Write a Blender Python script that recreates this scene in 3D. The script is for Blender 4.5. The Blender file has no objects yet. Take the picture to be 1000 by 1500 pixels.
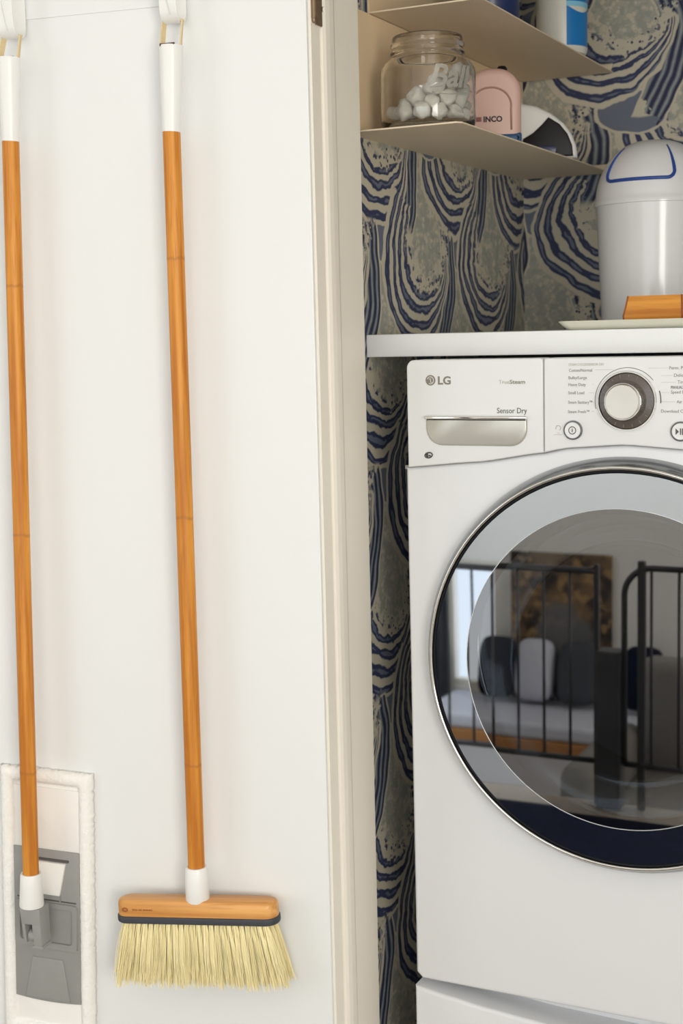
import bpy, bmesh, math, random
from mathutils import Vector, Matrix
from math import pi, sin, cos, radians
random.seed(7)
S = bpy.context.scene
COL = S.collection
# ------------------------------------------------------------------ camera, world, light, exposure
cd = bpy.data.cameras.new('camera'); cam = bpy.data.objects.new('camera', cd); COL.objects.link(cam)
EYE = 1.37
yaw, pit, rol = 0.459626, -0.124779, -0.0242367
_r = Vector((cos(yaw), sin(yaw), 0)); _f = Vector((-sin(yaw), cos(yaw), 0)); _u = Vector((0, 0, 1))
_f2 = _f*cos(pit) + _u*sin(pit); _u2 = _u*cos(pit) - _f*sin(pit)
_r3 = _r*cos(rol) + _u2*sin(rol); _u3 = _u2*cos(rol) - _r*sin(rol)
mw = Matrix((( _r3.x, _u3.x, -_f2.x, 0), (_r3.y, _u3.y, -_f2.y, 0), (_r3.z, _u3.z, -_f2.z, EYE), (0, 0, 0, 1)))
cam.matrix_world = mw
cd.sensor_width = 36; cd.lens = 49.966; cd.clip_start = .02
cd.dof.use_dof = True; cd.dof.focus_distance = 2.02; cd.dof.aperture_fstop = 6.3
S.camera = cam
S.view_settings.view_transform = 'Standard'; S.view_settings.look = 'None'
S.view_settings.gamma = 1; S.view_settings.use_curve_mapping = False
S.view_settings.exposure = -0.9
W = bpy.data.worlds.new('World'); S.world = W; W.use_nodes = True
bg = W.node_tree.nodes['Background']; bg.inputs[0].default_value = (.90, .95, 1, 1); bg.inputs[1].default_value = 2.7

def area(name, loc, rot, sx, sy, power, col):
    l = bpy.data.lights.new(name, 'AREA'); l.shape = 'RECTANGLE'; l.size = sx; l.size_y = sy
    l.energy = power; l.color = col
    o = bpy.data.objects.new(name, l); o.location = loc; o.rotation_euler = rot; COL.objects.link(o)
    return o
# daylight entering by the room's windows
area('daylight_left_window', (-2.97, -1.05, 1.25), (0, radians(-90), 0), 1.7, 1.9, 21, (.94, .98, 1))
area('daylight_far_window', (-.20, -2.57, 1.25), (radians(90), 0, 0), 2.3, 1.6, 27, (.94, .98, 1))
area('daylight_right_window', (1.57, -1.1, 1.35), (0, radians(90), 0), 1.5, 1.5, 140, (1, .95, .87))

# ------------------------------------------------------------------ helpers
def link(name, me, mat=None, parent=None):
    o = bpy.data.objects.new(name, me); COL.objects.link(o)
    if mat is not None and hasattr(me, 'materials'): me.materials.append(mat)
    if parent is not None: o.parent = parent
    return o
def obj(name, bm, mat=None, parent=None, smooth=None):
    me = bpy.data.meshes.new(name); bm.normal_update(); bm.to_mesh(me); bm.free()
    if smooth:
        for p in me.polygons: p.use_smooth = True
        if smooth is not True: me.set_sharp_from_angle(angle=radians(smooth))
    return link(name, me, mat, parent)
def thing(name, label, cat, loc=(0, 0, 0), rotz=0, group=None):
    o = bpy.data.objects.new(name, None); COL.objects.link(o); o.empty_display_size = .05
    o.location = loc; o.rotation_euler = (0, 0, rotz); return tag(o, label, cat, group)
def tag(o, label, cat, group=None):
    o['label'] = label; o['category'] = cat
    if group: o['group'] = group
    return o
def struct(name, bm, mat, parent=None, smooth=None):
    o = obj(name, bm, mat, parent, smooth)
    if parent is None: o['kind'] = 'structure'
    return o
def box(bm, x0, x1, y0, y1, z0, z1, bev=0, seg=2):
    v = [bm.verts.new(p) for p in ((x0, y0, z0), (x1, y0, z0), (x1, y1, z0), (x0, y1, z0), (x0, y0, z1), (x1, y0, z1), (x1, y1, z1), (x0, y1, z1))]
    fs = [bm.faces.new([v[i] for i in q]) for q in ((3, 2, 1, 0), (4, 5, 6, 7), (0, 1, 5, 4), (1, 2, 6, 5), (2, 3, 7, 6), (3, 0, 4, 7))]
    if bev:
        es = list({e for f in fs for e in f.edges})
        bmesh.ops.bevel(bm, geom=es, offset=bev, segments=seg, profile=.5, affect='EDGES')
    return bm
def nb(): return bmesh.new()
def bx(*a, **k): return box(nb(), *a, **k)
def prism(bm, pts, y0, y1, bev=0, seg=2, axis='y'):
    """outline pts (a,b) extruded from y0 (front, toward -Y) to y1"""
    def P(a, b, y): return (a, y, b) if axis == 'y' else ((y, a, b) if axis == 'x' else (a, b, y))
    n = len(pts)
    A = [bm.verts.new(P(a, b, y0)) for a, b in pts]; B = [bm.verts.new(P(a, b, y1)) for a, b in pts]
    ff = bm.faces.new(A); fb = bm.faces.new(B[::-1])
    sd = [bm.faces.new((A[i], B[i], B[(i+1) % n], A[(i+1) % n])) for i in range(n)]
    bmesh.ops.recalc_face_normals(bm, faces=[ff, fb] + sd)
    if bev: bmesh.ops.bevel(bm, geom=list(ff.edges), offset=bev, segments=seg, profile=.5, affect='EDGES')
    return bm
def rrect(x0, x1, z0, z1, r, n=6):
    rr = r if isinstance(r, (tuple, list)) else (r,)*4      # bl, br, tr, tl
    o = []
    for (cx, cz, a0, q) in ((x0+rr[0], z0+rr[0], 180, rr[0]), (x1-rr[1], z0+rr[1], 270, rr[1]), (x1-rr[2], z1-rr[2], 0, rr[2]), (x0+rr[3], z1-rr[3], 90, rr[3])):
        if q < 1e-6: o.append((cx, cz)); continue
        for i in range(n+1):
            a = radians(a0 + 90*i/n); o.append((cx + q*cos(a), cz + q*sin(a)))
    return o
def lathe(bm, prof, n=64, axis='z', c=(0, 0, 0), cap0=False, cap1=False, closed=False):
    rings = []
    for r, h in prof:
        ring = []
        for i in range(n):
            a = 2*pi*i/n
            if axis == 'z': p = (c[0]+r*cos(a), c[1]+r*sin(a), c[2]+h)
            else: p = (c[0]+r*cos(a), c[1]+h, c[2]+r*sin(a))
            ring.append(bm.verts.new(p))
        rings.append(ring)
    fs = []
    k = len(rings)
    for j in range(k if closed else k-1):
        A, B = rings[j], rings[(j+1) % k]
        for i in range(n): fs.append(bm.faces.new((A[i], A[(i+1) % n], B[(i+1) % n], B[i])))
    if cap0: fs.append(bm.faces.new(rings[0][::-1]))
    if cap1: fs.append(bm.faces.new(rings[-1]))
    bmesh.ops.recalc_face_normals(bm, faces=fs)
    return bm
def tube(bm, pts, r, n=12, caps=True):
    pts = [Vector(p) for p in pts]; rs = r if isinstance(r, (list, tuple)) else [r]*len(pts)
    rings = []; ref = None
    for i, p in enumerate(pts):
        t = (pts[min(i+1, len(pts)-1)] - pts[max(i-1, 0)]).normalized()
        if ref is None: ref = Vector((1, 0, 0)) if abs(t.x) < .8 else Vector((0, 1, 0))
        a = (ref - t*ref.dot(t)).normalized(); b = t.cross(a); ref = a
        rings.append([bm.verts.new(p + (a*cos(2*pi*k/n) + b*sin(2*pi*k/n))*rs[i]) for k in range(n)])
    fs = []
    for A, B in zip(rings, rings[1:]):
        for k in range(n): fs.append(bm.faces.new((A[k], A[(k+1) % n], B[(k+1) % n], B[k])))
    if caps: fs += [bm.faces.new(rings[0][::-1]), bm.faces.new(rings[-1])]
    bmesh.ops.recalc_face_normals(bm, faces=fs)
    return bm
def ribbon(bm, pts, w, th, side=(1, 0, 0)):
    """flat strip along pts, wide along `side`, th thick"""
    s = Vector(side).normalized(); pts = [Vector(p) for p in pts]; rg = []
    for i, p in enumerate(pts):
        t = (pts[min(i+1, len(pts)-1)] - pts[max(i-1, 0)]).normalized(); nn = t.cross(s).normalized()
        rg.append([bm.verts.new(p + s*a*w/2 + nn*b*th/2) for a, b in ((-1, -1), (1, -1), (1, 1), (-1, 1))])
    fs = []
    for A, B in zip(rg, rg[1:]):
        for k in range(4): fs.append(bm.faces.new((A[k], A[(k+1) % 4], B[(k+1) % 4], B[k])))
    fs += [bm.faces.new(rg[0][::-1]), bm.faces.new(rg[-1])]
    bmesh.ops.recalc_face_normals(bm, faces=fs)
    return bm
def text(name, body, x, y, z, size, mat, parent, align='LEFT', bold=0, shear=0, width=None, depth=.0002, space=1):
    c = bpy.data.curves.new('t', 'FONT'); c.body = body; c.size = size; c.align_x = align; c.extrude = depth
    c.offset = bold; c.shear = shear; c.space_character = space; c.resolution_u = 3
    t = bpy.data.objects.new('t', c); COL.objects.link(t)
    dg = bpy.context.evaluated_depsgraph_get()
    me = bpy.data.meshes.new_from_object(t.evaluated_get(dg)); bpy.data.objects.remove(t)
    if width:
        xs = [v.co.x for v in me.vertices]; k = width/(max(xs)-min(xs)); m0 = min(xs)
        for v in me.vertices: v.co.x = (v.co.x-m0)*k
    me.materials.clear()
    o = link(name, me, mat, parent); o.location = (x, y, z); o.rotation_euler = (pi/2, 0, 0)
    return o
def lerp(a, b, t): return a + (b-a)*t
def interp(tab, x):
    for (x0, y0), (x1, y1) in zip(tab, tab[1:]):
        if x <= x1: 
            t = max(0, (x-x0)/(x1-x0)); t = t*t*(3-2*t)*.35 + t*.65
            return y0 + (y1-y0)*t
    return tab[-1][1]

# ------------------------------------------------------------------ materials
def srgb(*c):
    return tuple(((v/255)/12.92 if v/255 <= .04045 else (((v/255)+.055)/1.055)**2.4) for v in c) + (1,)
def mat(name, col, rough=.5, metal=0, noise=0, nscale=30, bump=0, bscale=200, spec=.5, coat=0, stretch=(1, 1, 1), sheen=0):
    m = bpy.data.materials.new(name); m.use_nodes = True; nt = m.node_tree; p = nt.nodes['Principled BSDF']
    p.inputs['Base Color'].default_value = col; p.inputs['Roughness'].default_value = rough
    p.inputs['Metallic'].default_value = metal; p.inputs['Specular IOR Level'].default_value = spec
    p.inputs['Coat Weight'].default_value = coat; p.inputs['Coat Roughness'].default_value = .08
    p.inputs['Sheen Weight'].default_value = sheen
    tc = nt.nodes.new('ShaderNodeTexCoord'); mp = nt.nodes.new('ShaderNodeMapping'); mp.inputs['Scale'].default_value = stretch
    nt.links.new(tc.outputs['Object'], mp.inputs[0])
    n = nt.nodes.new('ShaderNodeTexNoise'); n.inputs['Scale'].default_value = nscale; n.inputs['Detail'].default_value = 5
    nt.links.new(mp.outputs[0], n.inputs['Vector'])
    r = nt.nodes.new('ShaderNodeMix'); r.data_type = 'RGBA'
    k = 1-noise
    r.inputs['A'].default_value = (col[0]*k, col[1]*k, col[2]*k, 1)
    r.inputs['B'].default_value = (min(1, col[0]*(1+noise)), min(1, col[1]*(1+noise)), min(1, col[2]*(1+noise)), 1)
    nt.links.new(n.outputs['Fac'], r.inputs['Factor']); nt.links.new(r.outputs['Result'], p.inputs['Base Color'])
    if bump:
        n2 = nt.nodes.new('ShaderNodeTexNoise'); n2.inputs['Scale'].default_value = bscale; n2.inputs['Detail'].default_value = 3
        nt.links.new(mp.outputs[0], n2.inputs['Vector'])
        b = nt.nodes.new('ShaderNodeBump'); b.inputs['Strength'].default_value = bump; b.inputs['Distance'].default_value = .002
        nt.links.new(n2.outputs['Fac'], b.inputs['Height']); nt.links.new(b.outputs[0], p.inputs['Normal'])
    return m
class N:                                        # node arithmetic
    nt = None
    def __init__(s, k): s.k = k
    def _m(op, *a, clamp=False):
        n = N.nt.nodes.new('ShaderNodeMath'); n.operation = op; n.use_clamp = clamp
        for i, q in enumerate(a):
            if isinstance(q, N): N.nt.links.new(q.k, n.inputs[i])
            else: n.inputs[i].default_value = q
        return N(n.outputs[0])
    def __add__(s, o): return N._m('ADD', s, o)
    __radd__ = __add__
    def __sub__(s, o): return N._m('SUBTRACT', s, o)
    def __rsub__(s, o): return N._m('SUBTRACT', o, s)
    def __mul__(s, o): return N._m('MULTIPLY', s, o)
    __rmul__ = __mul__
    def __truediv__(s, o): return N._m('DIVIDE', s, o)
def nsin(a): return N._m('SINE', a)
def nabs(a): return N._m('ABSOLUTE', a)
def nfloor(a): return N._m('FLOOR', a)
def nfrac(a): return N._m('FRACT', a)
def nhyp(a, b): return N._m('SQRT', a*a + b*b)
def nmin(a, b): return N._m('MINIMUM', a, b)
def nmax(a, b): return N._m('MAXIMUM', a, b)
def step(e, x, w=.002):                         # 0 below e, 1 above, soft over w
    n = N.nt.nodes.new('ShaderNodeMapRange'); n.interpolation_type = 'SMOOTHSTEP'
    N.nt.links.new(x.k, n.inputs['Value']); n.inputs['From Min'].default_value = e-w; n.inputs['From Max'].default_value = e+w
    return N(n.outputs['Result'])
def noise2(u, v, sc, det=3, off=0, rough=.5, kind='noise'):
    c = N.nt.nodes.new('ShaderNodeCombineXYZ'); N.nt.links.new(u.k, c.inputs[0]); N.nt.links.new(v.k, c.inputs[1]); c.inputs[2].default_value = off
    if kind == 'noise':
        n = N.nt.nodes.new('ShaderNodeTexNoise'); n.inputs['Detail'].default_value = det; n.inputs['Roughness'].default_value = rough
        o = n.outputs['Fac']
    else:
        n = N.nt.nodes.new('ShaderNodeTexVoronoi'); o = n.outputs['Distance']
    n.inputs['Scale'].default_value = sc; N.nt.links.new(c.outputs[0], n.inputs['Vector'])
    return N(o)
def mixc(f, a, b):
    n = N.nt.nodes.new('ShaderNodeMix'); n.data_type = 'RGBA'
    if isinstance(f, N): N.nt.links.new(f.k, n.inputs['Factor'])
    for q, nm in ((a, 'A'), (b, 'B')):
        if isinstance(q, tuple): n.inputs[nm].default_value = q
        else: N.nt.links.new(q, n.inputs[nm])
    return n.outputs['Result']

def wallpaper(name, axis, u0, v0):
    """printed paper: staggered swirling water scrolls, striped navy, slate and cream, with foam speckle"""
    m = bpy.data.materials.new(name); m.use_nodes = True; nt = N.nt = m.node_tree; p = nt.nodes['Principled BSDF']
    tc = nt.nodes.new('ShaderNodeTexCoord'); sp = nt.nodes.new('ShaderNodeSeparateXYZ'); nt.links.new(tc.outputs['Object'], sp.inputs[0])
    U = N(sp.outputs[0 if axis == 'x' else 1]) + u0; V = N(sp.outputs[2]) + v0
    NAVY, INK, SLATE, SAGE, CREAM, GREY = srgb(48, 55, 90), srgb(38, 44, 74), srgb(104, 113, 130), srgb(150, 155, 148), srgb(200, 193, 174), srgb(166, 166, 154)
    w1 = (noise2(U, V, 7, 2, 3.1) - .5)*.05; w2 = (noise2(U, V, 7, 2, 8.7) - .5)*.05
    fine = (noise2(U, V, 60, 3, 1.3) - .5)
    u = U + w1; v = V + w2
    foam = noise2(U, V, 42, 5, 5.5, .65); cells = noise2(U, V, 95, kind='v')
    c = mixc(step(.5, foam, .05), GREY, CREAM)
    c = mixc(step(.44, cells + fine*.6, .05)*.55, c, SAGE)
    CW, CH = .335, .385
    big = noise2(u, v, 9, 2, 6.6)
    for k in (0, 1):
        pu = u/CW + .5*k; pv = v/CH + .5*k
        x = (nfrac(pu) - .5)*CW; y = (nfrac(pv) - .5)*CH
        # flat slate hollow with a pale rim, under the bowl
        e = nhyp((x - .055)/.085, (y + .112)/.050) + fine*.10 + x*2.2
        c = mixc(1 - step(1.0, e, .02), c, CREAM); c = mixc(1 - step(.91, e, .02), c, SLATE)
        # falling strands
        xx = x - .128 + (y - .02)*(y - .02)*2.6
        fm = (1 - step(.032, nabs(xx), .0015))*step(-.115, y + fine*.06 + xx*.8, .003)*(1 - step(.100, y + fine*.10, .003))
        s2 = nsin(xx*(2*pi/.0165)) + fine*.7
        fs = mixc(step(-.15, s2, .15), INK, SLATE); fs = mixc(step(.80, s2, .1), fs, SAGE)
        c = mixc((1 - step(.037, nabs(xx), .001))*step(-.12, y, .003)*(1 - step(.104, y, .003)), c, CREAM)
        c = mixc(fm, c, fs)
        # crescent bowl of converging stripes
        d1 = nhyp(x + .020, (y - .050)*.98) + (noise2(u, v, 20, 2, 2.2) - .5)*.016
        d2 = nhyp(x - .026, y - .098) + fine*.020
        A1 = .138 - d1; A2 = d2 - .082
        q = A1/(nmax(A1 + A2, .002))
        msk = step(0.0, A1, .0012)*step(0.0, A2, .0015)*(1 - step(.118, y + x*.45 + fine*.05, .003))
        s = nsin(q*(2*pi*4.3) + (big - .5)*7 + x*9) + (noise2(u, v, 34, 2, 9.9) - .5)*1.5
        st = mixc(step(-.35, s, .10), CREAM, SAGE); st = mixc(step(-.10, s, .10), st, NAVY); st = mixc(step(.92, s, .08), st, SLATE)
        c = mixc((1 - step(.0045, nabs(A1 + .003), .0012))*step(-.003, A2, .0015)*(1 - step(.118, y + x*.45, .003)), c, CREAM)
        c = mixc(msk, c, st)
        # foam crumbs along the inner lip
        lip = (1 - step(.016, nabs(A2 + fine*.05), .004))*step(-.02, A1, .004)*(1 - step(.10, y, .01))
        c = mixc(lip*step(.47, foam, .03), c, CREAM)
        c = mixc(lip*(1 - step(.27, cells + fine*.2, .04))*step(-.01, x, .01), c, NAVY)
    nt.links.new(c, p.inputs['Base Color']); p.inputs['Roughness'].default_value = .62
    return m

def bamboo(name, base=(212, 138, 36), scale=(45, 45, 1.6), rings=False, rough=.38, ph=.05):
    m = bpy.data.materials.new(name); m.use_nodes = True; nt = N.nt = m.node_tree; p = nt.nodes['Principled BSDF']
    tc = nt.nodes.new('ShaderNodeTexCoord'); mp = nt.nodes.new('ShaderNodeMapping'); mp.inputs['Scale'].default_value = scale
    nt.links.new(tc.outputs['Object'], mp.inputs[0])
    n = nt.nodes.new('ShaderNodeTexNoise'); n.inputs['Scale'].default_value = 2.2; n.inputs['Detail'].default_value = 6; nt.links.new(mp.outputs[0], n.inputs['Vector'])
    n2 = nt.nodes.new('ShaderNodeTexNoise'); n2.inputs['Scale'].default_value = 9; n2.inputs['Detail'].default_value = 2; nt.links.new(mp.outputs[0], n2.inputs['Vector'])
    b = base
    c = mixc(step(.5, N(n.outputs['Fac']), .22), srgb(b[0]-30, b[1]-34, b[2]-26), srgb(min(255, b[0]+14), b[1]+16, b[2]+18))
    c = mixc(step(.62, N(n2.outputs['Fac']), .1)*.45, c, srgb(b[0]-52, b[1]-58, max(0, b[2]-40)))
    if rings:
        sp = nt.nodes.new('ShaderNodeSeparateXYZ'); nt.links.new(tc.outputs['Object'], sp.inputs[0])
        z = N(sp.outputs[2]); nz = (N(n.outputs['Fac']) - .5)*.012
        k = nabs(nfrac((z + nz)/.372 + ph) - .5)
        c = mixc((1 - step(.005, k, .006))*.5, c, srgb(160, 96, 40))
    nt.links.new(c, p.inputs['Base Color']); p.inputs['Roughness'].default_value = rough
    return m

M_WALL = mat('white_wall_paint', srgb(238, 236, 231), .6, noise=.02, bump=.05, bscale=300)
M_DOOR = mat('white_door_paint', srgb(235, 237, 237), .42, noise=.012, nscale=4, bump=.03, bscale=90)
M_TRIM = mat('cream_trim_paint', srgb(246, 240, 228), .4, noise=.03, nscale=8, bump=.06, bscale=60, stretch=(1, 1, .15))
M_BACKP = mat('cream_back_panel', srgb(240, 214, 176), .5, noise=.02)
M_SHELF = mat('white_powder_coat', srgb(232, 216, 190), .45, noise=.015, bump=.03, bscale=500)
M_COUNTER = mat('white_laminate', srgb(238, 240, 240), .35, noise=.01)
M_ENAMEL = mat('white_enamel', srgb(226, 228, 231), .22, noise=.006, nscale=3, coat=.35)
M_PANEL = mat('white_panel_plastic', srgb(228, 230, 231), .3, noise=.006, nscale=3)
M_PLASTIC = mat('white_plastic', srgb(240, 240, 238), .32, noise=.008)
M_BIN = mat('bin_plastic', srgb(224, 225, 226), .2, noise=.01, coat=.25)
M_BLUE = mat('blue_trim_plastic', srgb(38, 72, 150), .35, noise=.03)
M_GREY = mat('grey_mop_plastic', srgb(152, 152, 150), .42, noise=.05, nscale=60, bump=.1, bscale=900)
M_DARK = mat('charcoal_rubber', srgb(62, 64, 72), .6, noise=.08)
M_CHROME = mat('chrome', (.80, .80, .79, 1), .07, 1, noise=.01)
M_SATIN = mat('satin_silver', (.29, .30, .31, 1), .2, 1, noise=.02)
M_SILVERLID = mat('silver_plastic', srgb(190, 188, 180), .25, .35, noise=.02)
M_INK = mat('grey_print', srgb(132, 126, 116), .5, noise=.02)
M_INKL = mat('pale_print', srgb(186, 180, 172), .5, noise=.02)
M_INKD = mat('dark_print', srgb(84, 82, 80), .5, noise=.02)
M_SEAM = mat('seam_shadow_gap', srgb(150, 148, 144), .8, noise=.05)
M_BLACK = mat('black_plastic', srgb(16, 16, 22), .45, noise=.05, spec=.3)
M_DIAL = mat('brown_grey_dial', srgb(84, 76, 70), .3, noise=.05, coat=.4)
M_TERRY = mat('white_terry', srgb(250, 249, 245), .95, noise=.04, nscale=160, bump=.7, bscale=380, sheen=.2)
M_CLOTH = mat('white_pocket_cloth', srgb(244, 242, 238), .9, noise=.02, bump=.2, bscale=500)
M_STRAP = mat('tan_webbing', srgb(226, 204, 160), .8, noise=.08, nscale=200, bump=.3, bscale=700)
M_BRONZE = mat('aged_bronze', srgb(128, 106, 84), .35, .45, noise=.3, nscale=90)
M_BRISTLE = mat('cream_bristle', srgb(255, 240, 190), .5, noise=.05, nscale=120, stretch=(1, 1, .05))
M_COTTON = mat('cotton_wool', srgb(244, 240, 230), 1, noise=.03, bump=.5, bscale=260)
M_TRAY = mat('cream_tray_glaze', srgb(232, 230, 214), .25, noise=.02)
M_BLUSH = mat('blush_plastic', srgb(214, 178, 166), .35, noise=.02)
M_BLUSHD = mat('blush_shadow_line', srgb(168, 132, 120), .5, noise=.03)
M_STEELBLUE = mat('steel_blue_plastic', srgb(58, 92, 134), .35, noise=.03)
M_NAVY = mat('navy_plastic', srgb(28, 44, 88), .3, noise=.06)
M_BOTTLE = mat('white_bottle_plastic', srgb(222, 222, 212), .35, noise=.02)
M_LABELB = mat('blue_bottle_label', srgb(26, 124, 196), .35, noise=.15, nscale=9)
M_LABELL = mat('light_blue_swoosh', srgb(140, 206, 236), .35, noise=.06)
M_RED = mat('dark_red_print', srgb(120, 50, 44), .4, noise=.05)
M_FLOOR = mat('taupe_plank_floor', srgb(158, 146, 132), .4, noise=.18, nscale=6, stretch=(14, 1, 1), bump=.1, bscale=40)
M_CARAMEL = bamboo('caramel_wood', (216, 146, 46), (2, 2, 30), rough=.3)
M_BAMBOO = bamboo('bamboo_pole', rings=True, ph=-.06, rough=.48); M_BAMBOO2 = bamboo('bamboo_mop_pole', rings=True, ph=.02, rough=.48)
M_BAMBLK = bamboo('bamboo_block', (226, 166, 90), (1.4, 30, 45))
M_BAMPRINT = mat('burnt_mark', srgb(160, 98, 46), .6, noise=.05)
M_IRON = mat('wrought_iron', srgb(84, 84, 88), .5, .3, noise=.1)
M_GREYFAB = mat('grey_upholstery', srgb(128, 124, 118), .9, noise=.08, bump=.3)
M_NAVYFAB = mat('navy_fabric', srgb(15, 19, 38), .95, noise=.5, nscale=25, bump=.8, bscale=60, spec=.1)
M_SEATFAB = mat('pale_seat_cushion', srgb(206, 208, 220), .9, noise=.03)
M_WOOD = mat('honey_wood', srgb(176, 122, 68), .45, noise=.2, nscale=5, stretch=(1, 12, 12))
M_CURTAIN = mat('charcoal_curtain', srgb(66, 68, 74), .9, noise=.06)
M_ART = mat('dark_umber_canvas', srgb(104, 84, 64), .7)
N.nt = M_ART.node_tree; _tc = N.nt.nodes.new('ShaderNodeTexCoord'); _sp = N.nt.nodes.new('ShaderNodeSeparateXYZ'); N.nt.links.new(_tc.outputs['Object'], _sp.inputs[0])
_x, _z = N(_sp.outputs[0]), N(_sp.outputs[2])
_c = mixc(step(.50, noise2(_x, _z, 9, 4, 1.0), .10), srgb(52, 42, 36), srgb(122, 98, 70))
_c = mixc(step(.56, noise2(_x, _z, 16, 3, 4.0), .06), _c, srgb(160, 128, 84))
_c = mixc((1 - step(.85, nhyp((_x + 2.03)/.17, (_z + .14)/.24) + (noise2(_x, _z, 8, 3, 7.0) - .5)*1.2, .15))*.8, _c, srgb(110, 112, 116))
N.nt.links.new(_c, N.nt.nodes['Principled BSDF'].inputs['Base Color'])

def glassmix(name, refl, tint, rcol=(1, 1, 1, 1), rough=0.0):
    """coated pane: a share of mirror reflection over tinted see-through"""
    m = bpy.data.materials.new(name); m.use_nodes = True; nt = m.node_tree; nt.nodes.remove(nt.nodes['Principled BSDF'])
    out = nt.nodes['Material Output']; g = nt.nodes.new('ShaderNodeBsdfGlossy'); g.inputs['Roughness'].default_value = rough; g.inputs['Color'].default_value = rcol
    t = nt.nodes.new('ShaderNodeBsdfTransparent'); t.inputs['Color'].default_value = tint
    fr = nt.nodes.new('ShaderNodeFresnel'); fr.inputs['IOR'].default_value = 1.5
    mx0 = nt.nodes.new('ShaderNodeMath'); mx0.operation = 'MAXIMUM'; mx0.inputs[1].default_value = refl; nt.links.new(fr.outputs[0], mx0.inputs[0])
    mx = nt.nodes.new('ShaderNodeMixShader'); nt.links.new(mx0.outputs[0], mx.inputs[0]); nt.links.new(t.outputs[0], mx.inputs[1]); nt.links.new(g.outputs[0], mx.inputs[2])
    nt.links.new(mx.outputs[0], out.inputs[0]); return m
M_DGLASS = glassmix('smoked_door_glass', .24, (.14, .15, .16, 1))
M_BGLASS = glassmix('bowl_glass', .05, (.5, .52, .55, 1))
M_RINGMIR = mat('mirrored_door_band', (.56, .61, .67, 1), .02, 1, noise=.004)
def jarglass():
    m = bpy.data.materials.new('clear_jar_glass'); m.use_nodes = True; p = m.node_tree.nodes['Principled BSDF']
    p.inputs['Transmission Weight'].default_value = 1; p.inputs['Roughness'].default_value = 0; p.inputs['IOR'].default_value = 1.46
    p.inputs['Base Color'].default_value = (.985, .99, .98, 1); return m
M_JAR = jarglass()

# ------------------------------------------------------------------ the setting
LW = -.973                                       # closet's left wall
BW = 2.845                                       # closet's back wall
JX, JY0, JY1 = -.93, 1.82, 1.975
M_PAPER_L = wallpaper('wave_wallpaper_left', 'y', .045, .10)
M_PAPER_B = wallpaper('wave_wallpaper_back', 'x', .12, .02)
struct('wall_closet_left', bx(LW-.1, LW, JY1, BW+.1, 0, 2.5), M_PAPER_L)
struct('wall_closet_back', bx(LW, .85, BW, BW+.1, 0, 2.5), M_PAPER_B)
struct('wall_closet_right', bx(.75, .85, JY1, BW, 0, 2.5), M_WALL)
struct('ceiling_closet', bx(LW-.1, .85, JY1, BW+.1, 2.5, 2.6), M_WALL)
struct('floor', bx(-3.0, 1.6, .0, BW+.1, -.2, 0), M_FLOOR)
struct('floor_lower', bx(-3.0, 1.6, -2.6, .0, -.95, -.75), M_FLOOR)
struct('ceiling', bx(-3.1, 1.7, -2.7, JY0+.03, 2.6, 2.7), M_WALL)
b = nb(); box(b, -3.1, -.975, JY0+.015, JY1, 0, 2.6); box(b, .70, 1.7, JY0+.015, JY1, 0, 2.6); box(b, -.975, .70, JY0+.015, JY1, 2.12, 2.6)
struct('wall_front', b, M_WALL)
b = nb()                                         # left wall with its window opening
box(b, -3.1, -3.0, -2.6, -2.0, -.75, 2.6); box(b, -3.1, -3.0, -.1, JY1, -.75, 2.6); box(b, -3.1, -3.0, -2.0, -.1, -.75, .4); box(b, -3.1, -3.0, -2.0, -.1, 2.1, 2.6)
struct('wall_left', b, M_WALL)
b = nb()
box(b, -3.1, -2.70, -2.7, -2.6, -.75, 2.6); box(b, -2.36, -1.35, -2.7, -2.6, -.75, 2.6); box(b, -2.70, -2.36, -2.7, -2.6, -.75, -.42); box(b, -2.70, -2.36, -2.7, -2.6, .26, 2.6)
box(b, .95, 1.7, -2.7, -2.6, -.75, 2.6); box(b, -1.35, .95, -2.7, -2.6, -.75, .45); box(b, -1.35, .95, -2.7, -2.6, 2.05, 2.6)
struct('wall_back', b, M_WALL)
b = nb(); box(b, 1.6, 1.7, -2.6, -1.85, -.75, 2.6); box(b, 1.6, 1.7, -.35, JY1, -.75, 2.6); box(b, 1.6, 1.7, -1.85, -.35, -.75, .6); box(b, 1.6, 1.7, -1.85, -.35, 2.1, 2.6)
struct('wall_right', b, M_WALL)
def window(name, ax, c, a0, a1, z0, z1, bars):
    fr = nb()
    def bb(p0, p1, q0, q1, d=.03):
        if ax == 'x': box(fr, c-d, c+d, p0, p1, q0, q1)
        else: box(fr, p0, p1, c-d, c+d, q0, q1)
    bb(a0, a0+.04, z0, z1); bb(a1-.04, a1, z0, z1); bb(a0+.04, a1-.04, z0, z0+.04); bb(a0+.04, a1-.04, z1-.04, z1)
    for k in range(1, bars): 
        p = lerp(a0, a1, k/bars); bb(p-.012, p+.012, z0+.04, z1-.04, .015)
    return struct(name, fr, M_TRIM)
window('window_1', 'x', -3.05, -2.0, -.1, .4, 2.1, 3)
window('window_2', 'y', -2.65, -2.70, -2.36, -.42, .26, 1)
window('window_3', 'y', -2.65, -1.35, .95, .45, 2.05, 3)
window('window_4', 'x', 1.65, -1.85, -.35, .6, 2.1, 2)
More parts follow.
